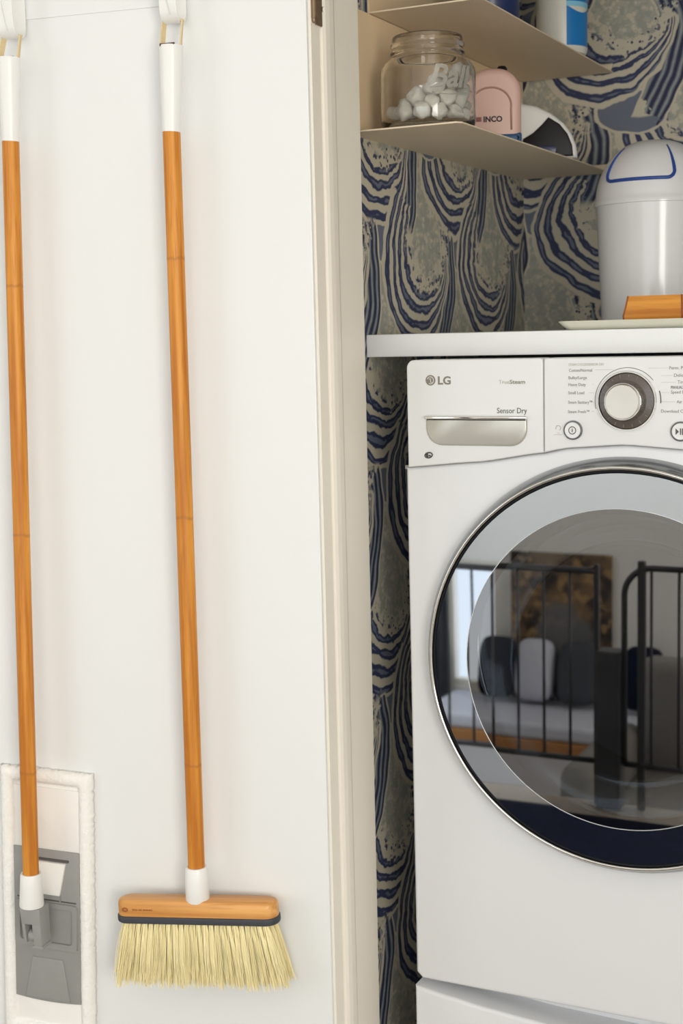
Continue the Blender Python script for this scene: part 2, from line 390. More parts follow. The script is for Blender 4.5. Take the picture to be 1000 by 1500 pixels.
# jamb of the closet opening: flat, a fine groove, a proud rounded stop, flat again
jp = [(-.973, JY0), (JX, JY0), (JX, 1.846), (JX-.003, 1.8475), (JX-.003, 1.8495), (JX+.002, 1.8510), (JX+.0045, 1.857), (JX+.0052, 1.868), (JX+.0045, 1.882), (JX+.001, 1.892), (JX, 1.894), (JX, JY1-.002), (JX-.002, JY1), (-.973, JY1)]
b = nb(); prism(b, jp, 0, 2.12, axis='z'); struct('trim_1', b, M_TRIM)
b = bx(.70-.043, .70, JY0, JY1, 0, 2.12, bev=.003); struct('trim_2', b, M_TRIM)
b = bx(JX, .657, JY0, JY1, 2.08, 2.12, bev=.003); struct('trim_3', b, M_TRIM)
# the white door, swung fully open against the wall on the left
PH = radians(9)
DH = Vector((-.9325, 1.812, 0))
def D(s, t, z): return DH + Vector((-cos(PH), -sin(PH), 0))*s + Vector((sin(PH), -cos(PH), 0))*t + Vector((0, 0, z))
door = struct('door_1', bx(-.72, 0, 0, .035, .012, 2.06, bev=.002), M_DOOR)
door.location = DH; door.rotation_euler = (0, 0, PH)
hb = nb(); box(hb, JX, JX+.0022, 1.832, 1.8735, 1.799, 1.90, bev=.0008)
hinge = obj('hinge_leaf', hb, M_BRONZE); hinge['label'] = 'aged bronze hinge leaf screwed to the jamb'
hk = nb(); tube(hk, [(JX+.001, 1.827, 1.806), (JX+.001, 1.827, 1.90)], .0055, 14); lathe(hk, [(.0001, -.006), (.0035, -.005), (.0045, -.002), (.0045, 0)], 14, c=(JX+.001, 1.827, 1.806), cap0=True)
hk = obj('hinge_barrel', hk, M_BRONZE, smooth=40)
hs = nb()
for z in (1.823, 1.875): lathe(hs, [(.0001, 0), (.0036, .0004), (.0040, .0012)], 12, c=(0, 0, 0)); 
bmesh.ops.rotate(hs, verts=hs.verts, cent=(0, 0, 0), matrix=Matrix.Rotation(pi/2, 3, 'Y'))
bmesh.ops.translate(hs, verts=hs.verts, vec=(JX+.0024, 1.853, 1.823))
hs = obj('hinge_screw', hs, M_SATIN)
inv = (Matrix.Translation(DH) @ Matrix.Rotation(PH, 4, 'Z')).inverted()
for o in (hinge, hk):
    o.parent = door; o.matrix_parent_inverse = inv
hs.parent = hinge; hs.matrix_parent_inverse = Matrix()

# ------------------------------------------------------------------ countertop over the machine
ct = obj('countertop', bx(LW, .75, 2.07, BW, 1.3315, 1.367, bev=.0015), M_COUNTER)
tag(ct, 'white laminate countertop slab running above the dryer', 'countertop')

# ------------------------------------------------------------------ the dryer
XC, HW = -.53, .3435
FY = 1.985
ZB, ZT = .3445, 1.328
ZC = EYE - .489                                  # door centre height
dry = thing('clothes_dryer', 'white front-loading dryer with big round silver-rimmed glass door, under the countertop', 'dryer', (XC, FY, ZB))
def ld(o): o.location = Vector(o.location) - Vector((XC, FY, ZB)); return o      # world-built part to the thing's frame
def dpart(name, bm, m, smooth=None, parent=None):
    o = obj(name, bm, m, smooth=smooth)
    if parent is None: o.parent = dry; o.location = (-XC, -FY, -ZB)
    else: o.parent = parent
    return o
SEAM = [(0, 1.2035), (.085, 1.198), (.12, 1.1905), (.22, 1.1755), (.346, 1.1645)]
def seam(x): return interp(SEAM, abs(x-XC))
XS = [XC-HW + 2*HW*i/40 for i in range(41)]
low = [(XC-HW+.004, ZB+.010), (XC-HW+.0145, ZB)] + [(XC+HW-.0145, ZB), (XC+HW-.004, ZB+.010)]
out = low + [(x if 0 < i < 40 else (x-.0025 if i else x+.0025), seam(x)-.0008) for i, x in reversed(list(enumerate(XS)))]
fb_ = nb(); prism(fb_, out, FY, FY+.035, bev=.006, seg=4)
front = dpart('front_panel', fb_, M_ENAMEL, 35)
# round hole behind the door glass
cut = nb(); lathe(cut, [(.245, -.05), (.245, .3)], 96, 'y', (XC, FY, ZC), cap0=True, cap1=True); cut = obj('cut', cut)
def bore(o):
    md = o.modifiers.new('b', 'BOOLEAN'); md.object = cut; md.operation = 'DIFFERENCE'; md.solver = 'EXACT'
    bpy.context.view_layer.update()
    me = bpy.data.meshes.new_from_object(o.evaluated_get(bpy.context.evaluated_depsgraph_get())); o.modifiers.clear()
    o.data = me
    me.set_sharp_from_angle(angle=radians(35))
bore(front)
cab = nb(); box(cab, XC-HW+.003, XC+HW-.003, FY+.035, FY+.70, ZB+.004, ZT-.003, bev=.004)
cab = dpart('cabinet', cab, M_ENAMEL, 35); bore(cab)
bpy.data.objects.remove(cut)
dr = nb(); lathe(dr, [(.2445, FY+.034), (.2445, FY+.30), (.23, FY+.325), (.0005, FY+.345)], 96, 'y', (XC, 0, ZC)); dpart('drum', dr, mat('drum_steel', (.16, .16, .165, 1), .35, .8, noise=.05), True)
# upper panels
xs_ = -.6485
def panel(name, x0, x1, rl, rr):
    pts = [(x, seam(x)+.0008) for x in [lerp(x0, x1, i/24) for i in range(25)]]
    for (cx, q, a0) in ((x1, rr, 0), (x0, rl, 90)):
        cx += -q if a0 == 0 else q
        pts += [(cx + q*cos(radians(a0+i*15)), ZT - q + q*sin(radians(a0+i*15))) for i in range(7)]
    bm = nb(); prism(bm, pts, FY-.008, FY+.035, bev=.0022, seg=3); return dpart(name, bm, M_PANEL, 35)
pl = panel('dispenser_panel', XC-HW+.0100, xs_-.0008, .012, .0045)
pr = panel('control_panel', xs_+.0008, XC+HW-.0100, .0045, .012)
sm = nb()
for i in range(40):
    x0, x1 = XS[i], XS[i+1]
    v = [sm.verts.new(p) for p in ((x0+.0, FY+.004, seam(x0)-.003), (x1, FY+.004, seam(x1)-.003), (x1, FY+.004, seam(x1)+.003), (x0, FY+.004, seam(x0)+.003))]; sm.faces.new(v)
box(sm, xs_-.002, xs_+.002, FY+.0, FY+.003, seam(xs_), ZT-.003)
dpart('panel_seam', sm, M_SEAM)
PY = FY-.008                                     # face of the upper panels
def Z(z): return EYE+z
# dispenser handle recess and its silver bar
hd = nb(); prism(hd, rrect(-.832, -.673, Z(-.170), Z(-.129), (.026, .026, .001, .001), 8), PY-.0035, PY+.004, bev=.003, seg=3)
hd = dpart('dispenser_handle', hd, M_SILVERLID, 35)
hb2 = nb(); box(hb2, -.833, -.672, PY-.0075, PY+.001, Z(-.1305), Z(-.1255), bev=.0018, seg=3)
hb2 = dpart('handle_bar', hb2, M_CHROME, 35)
# printed words
def dtxt(name, body, x, z, size, m, **k):
    o = text(name, body, x, PY-.0003, z, size, m, None, **k); o.parent = dry; o.location = Vector(o.location) - Vector((XC, FY, ZB)); return o
dtxt('brand_lettering', 'LG', -.8125, Z(-.0785), .0165, M_INK, bold=.0005, width=.0205)
lg = nb(); lathe(lg, [(.0002, PY-.0006), (.0078, PY-.0006), (.0082, PY+.001)], 32, 'y', (-.8245, 0, Z(-.0725))); lg = dpart('brand_emblem', lg, M_INK, 40)
ln = nb()
tube(ln, [(-.8245-.0052*cos(a)*1.0, PY-.0009, Z(-.0725)+.0052*sin(a)) for a in [radians(20+i*12) for i in range(24)]], .0005, 6)
tube(ln, [(-.8240, PY-.0009, Z(-.0695)), (-.8240, PY-.0009, Z(-.0755)), (-.8222, PY-.0009, Z(-.0755))], .0005, 6)
tube(ln, [(-.8262, PY-.0009, Z(-.0700)), (-.8262, PY-.0009, Z(-.0712))], .0007, 6)
dpart('emblem_line', ln, M_PLASTIC, True)
dtxt('steam_lettering', 'True', -.7165, Z(-.0785), .0082, M_INKL, width=.0165)
dtxt('steam_lettering', 'Steam', -.6995, Z(-.0785), .0082, M_INK, bold=.0001, width=.0235)
dtxt('sensor_lettering', 'Sensor Dry', -.7195, Z(-.1215), .0115, M_INKD, width=.0460)
ov = nb(); tube(ov, [(-.8294+.0058*cos(a)*1.0+.001*sin(a), PY-.0004, Z(-.1852)+.0040*sin(a)) for a in [2*pi*i/24 for i in range(25)]], .0011, 6)
box(ov, -.8335, -.8300, PY-.0008, PY, Z(-.1888), Z(-.1828)); box(ov, -.8292, -.8262, PY-.0008, PY, Z(-.1870), Z(-.1846))
dpart('round_badge', ov, M_INKD, True)
for body, px_, z, w, m in (('STEAM CYCLES/SENSOR DRY', -.6105, -.0535, .052, M_INKL), ('Cotton/Normal', -.6100, -.0620, .034, M_INK), ('Bulky/Large', -.6108, -.0725, .027, M_INK), ('Heavy Duty', -.6110, -.0823, .0255, M_INK),
                        ('Small Load', -.6112, -.0940, .0235, M_INK), ('Steam Sanitary™', -.6115, -.1075, .0355, M_INK), ('Steam Fresh™', -.6118, -.1210, .0315, M_INK),
                        ('Perm. Press', -.4665, -.0600, .029, M_INK), ('Delicates', -.4598, -.0703, .0235, M_INK), ('Towels', -.4548, -.0795, .0175, M_INK), ('MANUAL DRY', -.4640, -.0870, .026, M_INKD), ('Speed Dry', -.4640, -.0935, .0245, M_INK),
                        ('Air Dry', -.4560, -.1070, .0185, M_INK), ('Download Cycle', -.4775, -.1200, .040, M_INK)):
    dtxt('cycle_lettering', body, px_, Z(z), .0062 if m is not M_INKL else .005, m, width=w, depth=.0001)
# dial
KX, KZ = -.5255, Z(-.1035)
for k, (z, xe) in enumerate(((-.0595, -.572), (-.0700, -.566), (-.0800, -.576), (-.0920, -.580), (-.1050, -.575), (-.1185, -.577))):
    ll = nb(); box(ll, xe, KX-.048+(.008 if k in (0, 1) else 0)+(.020 if k == 0 else 0), PY-.0002, PY+.0002, Z(z)-.0002, Z(z)+.0002); dpart('leader_line', ll, M_INKL)
for z, xe in ((-.0580, -.468), (-.0685, -.462), (-.078, -.457), (-.092, -.466), (-.105, -.458)):
    ll = nb(); box(ll, KX+.048-(.018 if z > -.06 else 0), xe, PY-.0002, PY+.0002, Z(z)-.0002, Z(z)+.0002); dpart('leader_line', ll, M_INKL)
arc = nb(); tube(arc, [(KX+.0465*cos(a), PY-.0002, KZ+.0465*sin(a)) for a in [radians(38+i*4.0) for i in range(40)]], .0004, 5); 
tube(arc, [(KX+.0475*cos(a), PY-.0002, KZ+.0475*sin(a)) for a in [radians(-4+i*3) for i in range(8)]], .0007, 5)
dpart('dial_arc', arc, M_INKD, True)
dl = nb(); lathe(dl, [(.0425, PY+.001), (.0425, PY-.004), (.0415, PY-.006), (.0402, PY-.006), (.0398, PY-.0045)], 64, 'y', (KX, 0, KZ)); dial = dpart('dial_bezel', dl, M_CHROME, 40)
dl = nb(); lathe(dl, [(.0399, PY-.0030), (.0385, PY-.0048), (.0290, PY-.0065), (.0285, PY-.002)], 64, 'y', (KX, 0, KZ)); dpart('dial_ring', dl, M_DIAL, 40)
tk = nb()
for k in range(18):
    a = radians(k*20+4); c_, s_ = cos(a), sin(a)
    tube(tk, [(KX+.033*c_, PY-.0062, KZ+.033*s_), (KX+.0375*c_, PY-.0054, KZ+.0375*s_)], .0005, 5)
dpart('dial_tick', tk, M_INK)
kn = nb(); lathe(kn, [(.0290, PY-.003), (.0290, PY-.008), (.0275, PY-.012), (.0262, PY-.022), (.0258, PY-.028), (.0246, PY-.0300), (.0232, PY-.0290), (.0002, PY-.0285)], 64, 'y', (KX, 0, KZ))
dpart('dial_knob', kn, M_CHROME, 30)
def button(x, z):
    q = nb(); lathe(q, [(.0140, PY+.001), (.0140, PY-.003), (.0128, PY-.0045), (.0118, PY-.003)], 40, 'y', (x, 0, z)); dpart('button_ring', q, M_SATIN, 40)
    q = nb(); lathe(q, [(.0119, PY-.001), (.0117, PY-.0045), (.0105, PY-.0055), (.0002, PY-.0050)], 40, 'y', (x, 0, z)); return dpart('button', q, M_PANEL, 40)
button(-.6040, Z(-.1455)); button(-.4500, Z(-.1460))
q = nb(); tube(q, [(-.6040+.0052*cos(a), PY-.0055, Z(-.1455)+.0052*sin(a)) for a in [2*pi*i/24 for i in range(25)]], .0006, 6); box(q, -.6045, -.6035, PY-.0060, PY-.005, Z(-.1480), Z(-.1430)); dpart('power_symbol', q, M_INKD)
q = nb(); prism(q, [(-.4560, Z(-.1505)), (-.4515, Z(-.1460)), (-.4560, Z(-.1415))], PY-.0060, PY-.005); box(q, -.4498, -.4485, PY-.006, PY-.005, Z(-.1505), Z(-.1415)); box(q, -.4470, -.4457, PY-.006, PY-.005, Z(-.1505), Z(-.1415)); dpart('play_pause_symbol', q, M_INKD)
q = nb(); tube(q, [(-.6265+.0035*cos(a), PY-.0002, Z(-.1425)+.0035*sin(a)) for a in [radians(-60+i*16) for i in range(18)]], .0005, 5); box(q, -.6325, -.6205, PY-.0003, PY, Z(-.1525), Z(-.1520)); box(q, -.628, -.6245, PY-.0003, PY, Z(-.1500), Z(-.1494)); dpart('faint_symbol', q, M_INKL)
# round door: outer moulding, bright lip, mirrored band, smoked glass, bowl
dd = bpy.data.objects.new('round_door', None); COL.objects.link(dd); dd.parent = dry; dd.location = (0, 0, ZC-ZB)
def rd(name, prof, m, n=128, sm_=40, **k):
    b_ = nb(); lathe(b_, prof, n, 'y', (0, 0, 0), **k); return obj(name, b_, m, dd, sm_)
rd('door_bezel', [(.3060, .001), (.3055, -.004), (.3030, -.014), (.2985, -.0245), (.2950, -.0290)], M_SATIN, sm_=60)
rd('door_lip', [(.2952, -.0270), (.2945, -.0305), (.2925, -.0318), (.2902, -.0308), (.2895, -.0280)], M_CHROME, sm_=60)
rd('door_gasket', [(.2897, -.0300), (.2890, -.0260), (.2850, -.0255)], M_BLACK)
rd('door_band', [(.2868, -.0235), (.2862, -.0268), (.2846, -.0280), (.2345, -.0282), (.2345, -.0262)], M_RINGMIR, sm_=30)
rd('door_glass', [(.2340, -.0262), (.2340, -.0283), (.0003, -.0283)], M_DGLASS, sm_=30)
rd('glass_edge', [(.2350, -.0270), (.2348, -.0287), (.2342, -.0289), (.2336, -.0287), (.2335, -.0270)], mat('bright_glass_edge', (.62, .64, .66, 1), .25, .6, noise=.02), sm_=60)
rd('door_bowl', [(.2250, -.010), (.2150, .010), (.1980, .055), (.1800, .085), (.15, .102), (.10, .113), (.05, .118), (.0003, .119)], M_BGLASS, sm_=60)
rd('bowl_rim', [(.2440, -.020), (.2440, .004), (.2250, .004), (.2250, -.012), (.2440, -.020)], mat('dark_door_liner', srgb(58, 58, 60), .4, noise=.05), sm_=30)

# ------------------------------------------------------------------ pedestal drawer under the dryer
ped = thing('laundry_pedestal', 'white pedestal drawer that the dryer stands on', 'pedestal', (XC, FY, 0))
def pp(name, bm, m, smooth=None):
    o = obj(name, bm, m, ped, smooth); o.location = (-XC, -FY, 0); return o
pp('pedestal_cabinet', bx(XC-HW+.003, XC+HW-.003, FY+.078, FY+.70, 0.0, ZB-.0045, bev=.004), M_ENAMEL)
pp('recess_panel', bx(XC-HW+.0035, XC+HW-.0035, FY+.062, FY+.078, .013, ZB-.0140, bev=.003), M_ENAMEL)
PT = [(0, ZB-.037), (.12, ZB-.034), (.22, ZB-.027), (.29, ZB-.019), (.346, ZB-.011)]
pts = [(XC-HW+.003, .012), (XC+HW-.003, .012)] + [(x, interp(PT, abs(x-XC))) for x in [XC+HW-.003-(2*HW-.006)*i/40 for i in range(41)]]
b = nb(); prism(b, pts, FY-.004, FY+.062, bev=.006, seg=4); pp('drawer_front', b, M_ENAMEL, 35)

# ------------------------------------------------------------------ shelves on the closet's left wall
SX = -.783
def shelf(y0, y1, z, label, back):
    t = thing('wall_shelf', label, 'shelf', (LW, y0, z))
    b = nb(); prism(b, [(0, 0), (SX-LW-.006, 0), (SX-LW, .008), (SX-LW, y1-y0), (0, y1-y0)], 0, .0022, axis='z'); obj('shelf_plate', b, M_SHELF, t)
    b = nb(); ribbon(b, [(((SX-LW)/2+.04), y1-y0-.012+.012*(1-cos(a)) if False else y1-y0-.014*cos(a)-.001, .0012+.016*(1-sin(radians(90)-a)) ) for a in [radians(i*10) for i in range(10)]], SX-LW-.08, .0022); obj('end_lip', b, M_SHELF, t, True)
    if back: obj('back_panel', bx(.0003, .0035, 0, y1-y0, .0024, back), M_BACKP, t)
    return t
ZL, ZU = EYE+.304, EYE+.498
shelf(2.006, 2.835, ZL, 'lower white metal wall shelf holding the glass jar', ZU-ZL-.001)
shelf(2.10, 2.835, ZU, 'upper white metal wall shelf with the bottles on it', .10)

# ------------------------------------------------------------------ glass jar with cotton balls
JC = Vector((-.8700, 2.095, ZL+.0024)); JR = .0742
jar = thing('glass_jar', 'wide clear glass canning jar of cotton balls on the lower shelf', 'jar', JC)
H = .1432
op = [(.0005, .004), (.053, .003), (.060, .0), (.066, .0015), (.0712, .007), (JR-.0008, .016), (JR, .03), (JR, .084), (JR-.0015, .094), (JR-.007, .1025), (.0595, .1090), (.0555, .1125), (.0550, .1155), (.0575, .1170), (.0575, .1195), (.0550, .1210), (.0548, .1270), (.0572, .1290), (.0572, .1315), (.0548, .1335), (.0545, .1405), (.0535, H), (.0515, H)]
ip = [(.0505, .1410), (.0508, .1150), (.0550, .1085), (.0630, .1020), (JR-.0055, .0925), (JR-.0038, .084), (JR-.0038, .03), (JR-.0045, .018), (.066, .0100), (.056, .0075), (.0005, .0080)]
b = nb(); lathe(b, op + ip, 80); jb = obj('jar_body', b, M_JAR, jar, True)
va = math.atan2(-JC.y, -JC.x)                    # toward the camera
M_EMB = mat('raised_jar_lettering', srgb(208, 206, 196), .12, spec=.8)
M_EMB.node_tree.nodes['Principled BSDF'].inputs['Transmission Weight'].default_value = .58
def emboss(name, body, size, zc, mid, bold, shear):
    o = text(name, body, 0, 0, 0, size, M_EMB, jar, align='CENTER', bold=bold, shear=shear, depth=.0014)
    o.location = (0, 0, 0); o.rotation_euler = (0, 0, 0)
    for v in o.data.vertices:
        a = va + mid + v.co.x/JR; r = JR - .0006 + (v.co.z+.0014)*.7
        v.co = Vector((r*cos(a), r*sin(a), zc + v.co.y))
emboss('embossed_lettering', 'Ball', .046, .058, radians(26), .0012, .28)
b = nb(); tube(b, [((JR+.0002)*cos(va+radians(26)+q/JR), (JR+.0002)*sin(va+radians(26)+q/JR), .050-.003*sin((q+.03)/.06*pi)) for q in [(-.028+i*.0035) for i in range(18)]], .0009, 6); obj('embossed_swash', b, M_EMB, jar, True)
# cotton balls settle inside
rnd = random.Random(11); balls = []
for i in range(42): balls.append([rnd.uniform(-.04, .04), rnd.uniform(-.04, .04), .03+.0045*i, rnd.uniform(.0120, .0160)])
for it in range(420):
    for q in balls: q[2] -= .0006; q[0] += .00022*_r.x; q[1] += .00022*_r.y
    for rep in range(2):
        for i in range(len(balls)):
            a = balls[i]
            for j in range(i):
                c = balls[j]; dx, dy, dz = a[0]-c[0], a[1]-c[1], a[2]-c[2]; d2 = math.sqrt(dx*dx+dy*dy+dz*dz)+1e-9; g = (a[3]+c[3])*.97-d2
                if g > 0:
                    k = g*.5/d2; a[0] += dx*k; a[1] += dy*k; a[2] += dz*k; c[0] -= dx*k; c[1] -= dy*k; c[2] -= dz*k
            rr = math.hypot(a[0], a[1]); mx = .0698-a[3]*1.2
            if rr > mx: a[0] *= mx/rr; a[1] *= mx/rr
            if a[2] < .0095+a[3]*1.12: a[2] = .0095+a[3]*1.12
def puff(seed):
    r = random.Random(seed); bm = nb(); bmesh.ops.create_icosphere(bm, subdivisions=3, radius=1)
    ks = [(Vector((r.uniform(-1, 1), r.uniform(-1, 1), r.uniform(-1, 1))).normalized(), r.uniform(3, 7), r.uniform(0, 6), r.uniform(.03, .085)) for _ in range(11)]
    for v in bm.verts:
        n_ = v.co.normalized(); v.co = n_*(.97 + sum(a*sin(f*n_.dot(dv)+ph_) for dv, f, ph_, a in ks)*.8)
    me = bpy.data.meshes.new('cotton_ball'); bm.to_mesh(me); bm.free()
    for p in me.polygons: p.use_smooth = True
    me.materials.append(M_COTTON); return me
puffs = [puff(s) for s in range(4)]
for i, q in enumerate(balls):
    o = bpy.data.objects.new('cotton_ball', puffs[i % 4]); COL.objects.link(o)
    o.location = JC + Vector(q[:3]); o.scale = (q[3]*1.06, q[3]*.97, q[3]*.86); o.rotation_euler = (rnd.uniform(0, 6), rnd.uniform(0, 6), rnd.uniform(0, 6))
    tag(o, 'small white cotton ball heaped inside the clear glass jar', 'cotton ball', 'cotton balls in the glass jar')

# ------------------------------------------------------------------ blush steamer behind the jar
st = thing('garment_steamer', 'blush pink arched hand steamer with blue base, behind the glass jar', 'steamer', (-.852, 2.335, ZL+.0024), radians(22))
def arch(w, h, r, z0=0, n=10): return rrect(-w, w, z0, h, (.004, .004, r, r), n)
b = nb(); prism(b, arch(.047, .128, .040), -.026, .026, bev=.012, seg=5); obj('steamer_body', b, M_BLUSH, st, 40)
b = nb(); prism(b, [(x, z) for x, z in arch(.0475, .022, .004)], -.028, .027, bev=.008, seg=4); obj('steamer_base', b, M_STEELBLUE, st, 40)
b = nb(); tube(b, [(x, -.0262, z) for x, z in [(.030, .026)] + [(.030-.0005, .060)] + [(-.004+.034*cos(a), .066+.030*sin(a)) for a in [radians(i*9) for i in range(20)]]], .0016, 8); obj('face_outline', b, M_BLUSHD, st, True)
t_ = text('steamer_lettering', 'INCO', -.017, -.0264, .040, .0125, M_BLACK, st, bold=.0005)
b = nb(); prism(b, [(-.042, .0405), (-.020, .0405), (-.020, .0480), (-.042, .0480)], -.0268, -.0255); obj('steamer_mark', b, M_RED, st)
b = nb(); lathe(b, [(.0001, .1345), (.006, .134), (.009, .130), (.009, .124)], 20, c=(.016, 0, 0)); obj('steam_button', b, M_BLACK, st, 40)

# ------------------------------------------------------------------ iron standing at the shelf's end
ir = thing('steam_iron', 'white and black steam iron standing behind the blush steamer', 'iron', (-.842, 2.555, ZL+.0024), radians(18))
def dome(x0, x1, h, k=2.2, n=16):
    return [(x0, 0.0)] + [(lerp(x0, x1, i/n), h*max(0, 1-(i/n)**k)**.62) for i in range(n+1)]
b = nb(); prism(b, [(-.070, 0), (.068, 0), (.066, .020), (.058, .042), (.044, .062), (.022, .080), (-.004, .094), (-.040, .102), (-.070, .100)], -.022, .040, bev=.009, seg=4); obj('iron_body', b, M_PLASTIC, ir, 40)
b = nb(); prism(b, [(-.030, .003), (.060, .003), (.058, .022), (.050, .042), (.036, .060), (.016, .073), (.004, .060), (-.012, .046), (-.030, .036)], -.0275, -.020, bev=.003, seg=3); obj('iron_soleplate', b, M_BLACK, ir, 40)
b = nb(); prism(b, rrect(-.004, .030, .008, .022, .006), -.0285, -.026, bev=.001); obj('iron_vent', b, M_NAVY, ir, 40)
b = nb(); tube(b, [(-.078+.070*t, -.036-.004*sin(t*9), .006+.034*(1-t)**1.5+.003*sin(t*14)) for t in [i/16 for i in range(17)]], .0042, 10); tube(b, [(-.078+.055*t, -.044, .0046+.010*(1-t)) for t in [i/8 for i in range(9)]], .0042, 10); obj('iron_cord', b, mat('tan_cord', srgb(196, 176, 150), .8, noise=.1), ir, True)

# ------------------------------------------------------------------ bottles on the upper shelf
def bottle(name, label, loc, rz, r, h, mb):
    t = thing(name, label, 'bottle', loc, rz)
    b = nb(); lathe(b, [(.0005, .003), (r*.82, .0), (r*.95, .003), (r, .010), (r, h*.68), (r*.93, h*.74), (r*.55, h*.85), (r*.40, h*.88), (r*.40, h*.91)], 48); 
    obj('bottle_body', b, mb, t, 40)
    b = nb(); lathe(b, [(r*.42, h*.90), (r*.46, h*.905), (r*.46, h*.985), (r*.42, h), (.0005, h)], 32); obj('bottle_cap', b, M_PLASTIC, t, 40)
    return t
def wrap(t, name, r, z0, z1, a0, a1, m, cut=None):
    b = nb(); n = 20; A = []; B = []
    for i in range(n+1):
        a = radians(lerp(a0, a1, i/n)); zz = z1 if cut is None else cut(i/n)
        A.append((r*cos(a), r*sin(a), z0)); B.append((r*cos(a), r*sin(a), zz))
    va_ = [b.verts.new(p) for p in A]; vb_ = [b.verts.new(p) for p in B]
    for i in range(n): b.faces.new((va_[i], va_[i+1], vb_[i+1], vb_[i]))
    return obj(name, b, m, t, True)
b1 = bottle('detergent_bottle', 'navy blue bottle on the upper shelf, nearer the shelf front', (-.846, 2.300, ZU+.0024), 0, .052, .24, M_NAVY)
b2 = bottle('cleaner_bottle', 'white bottle with bright blue label at the far end of upper shelf', (-.826, 2.640, ZU+.0024), 0, .047, .25, M_BOTTLE)
wrap(b2, 'front_label', .0474, .014, .150, -62, 10, M_LABELB, cut=lambda t: .085-.012*sin(t*3))
wrap(b2, 'upper_label', .0474, .092, .150, -62, 10, M_LABELB)
wrap(b2, 'label_swoosh', .0477, .083, .092, -62, 10, M_LABELL)
wrap(b2, 'label_mark', .0478, .096, .105, -50, -30, M_RED)

# ------------------------------------------------------------------ swing-lid bin, tray and wooden dish on the counter
CT = 1.367
BR = .098
bn = thing('swing_lid_bin', 'pale grey round bin with domed swing lid outlined in blue, on the counter', 'bin', (-.610, 2.465, CT))
b = nb(); lathe(b, [(.0005, .001), (BR*.86, 0), (BR*.89, .003), (BR*.985, .205), (BR*.99, .209), (BR*.97, .210)], 72); obj('bin_body', b, M_BIN, bn, 40)
DR = BR*1.0; DZ = .213
def domep(t): return (DR*cos(t*pi/2)**.8 if t < 1 else .0004, DZ+.004+.100*sin(t*pi/2)**1.08)
b = nb(); lathe(b, [(DR*.96, DZ-.006), (DR+.002, DZ-.005), (DR+.0025, DZ+.001), (DR+.0005, DZ+.004)] + [domep(i/20) for i in range(1, 21)], 72); obj('bin_lid', b, M_BIN, bn, 50)
vb = math.atan2(-2.465, .610)
def dp(phi, t, off=0.0):
    r, z = domep(t); return Vector(((r+off)*cos(phi), (r+off)*sin(phi), z+off*.6))
fc = vb - radians(17)
flap = []
for i in range(13): flap.append((fc-radians(38)-radians(3)*0, lerp(.80, .36, i/12)))
path = []
def rc(phi_l, phi_r, t_lo, t_hi, rr=.10):
    P = [(phi_l, t_hi)]
    P += [(phi_l, lerp(t_hi, t_lo+rr, i/8)) for i in range(1, 9)]
    P += [(phi_l + (1-cos(a))*rr*1.5, t_lo+rr-rr*sin(a)) for a in [radians(15*i) for i in range(1, 7)]]
    P += [(lerp(phi_l+rr*1.5, phi_r-rr*1.5, i/14), t_lo) for i in range(1, 14)]
    P += [(phi_r - (1-cos(a))*rr*1.5, t_lo+rr-rr*sin(a)) for a in [radians(90-15*i) for i in range(0, 6)]]
    P += [(phi_r, lerp(t_lo+rr, t_hi, i/8)) for i in range(1, 9)]
    return P
path = rc(fc-radians(39), fc+radians(39), .20, .66)
b = nb(); tube(b, [dp(p_, t_, .0004) for p_, t_ in path], [.0012+.0018*min(1, max(0, (.62-t_)/.3)) for p_, t_ in path], 8); obj('flap_outline', b, M_BLUE, bn, True)

tr = thing('tray', 'cream rectangular tray with flared rim on the counter edge', 'tray', (-.665, 2.085, CT))
TL, TD = .42, .235
def ringp(o, z): return [(x, y, z) for x, y in rrect(.017-o, TL-.017+o, .017-o, TD-.017+o, .012+o*.3, 5)]
b = nb(); lv = [(0, .0), (.004, .0004), (.012, .0075), (.0165, .0125), (.0155, .0136), (.0135, .0128), (.009, .0085), (.001, .0036), (-.004, .0030)]
rs = [[b.verts.new(p) for p in ringp(o, z)] for o, z in lv]
for A, B in zip(rs, rs[1:]):
    for i in range(len(A)): b.faces.new((A[i], A[(i+1) % len(A)], B[(i+1) % len(A)], B[i]))
b.faces.new(rs[0][::-1]); b.faces.new(rs[-1]); bmesh.ops.recalc_face_normals(b, faces=b.faces)
obj('tray_body', b, M_TRAY, tr, 40)

ds = thing('wooden_dish', 'caramel wooden dish with seamed flat sides standing on the cream tray', 'dish', (-.503, 2.175, CT+.0031), radians(0))
prf = [(.86, 0), (.97, .003), (1.03, .010), (1.04, .016), (.99, .030), (.955, .043), (.95, .0455), (.91, .0455), (.90, .040), (.93, .016), (.80, .008)]
KA = [(-.066, -.045), (.020, -.050), (.062, -.030), (.066, .020), (.030, .048), (-.040, .046), (-.072, .015)]
b = nb(); rs = []
for k, z in prf: rs.append([b.verts.new((x*k, y*k, z)) for x, y in KA])
for A, B in zip(rs, rs[1:]):
    for i in range(7): b.faces.new((A[i], A[(i+1) % 7], B[(i+1) % 7], B[i]))
b.faces.new(rs[0][::-1]); b.faces.new(rs[-1]); bmesh.ops.recalc_face_normals(b, faces=b.faces)
obj('dish_body', b, M_CARAMEL, ds, 25)
M_SEAMW = mat('dark_seam', srgb(150, 78, 26), .5, noise=.05)
for x, y in KA:
    b = nb(); tube(b, [(x*k*1.004, y*k*1.004, z) for k, z in prf[1:7]], .0013, 6); obj('dish_seam', b, M_SEAMW, ds, True)

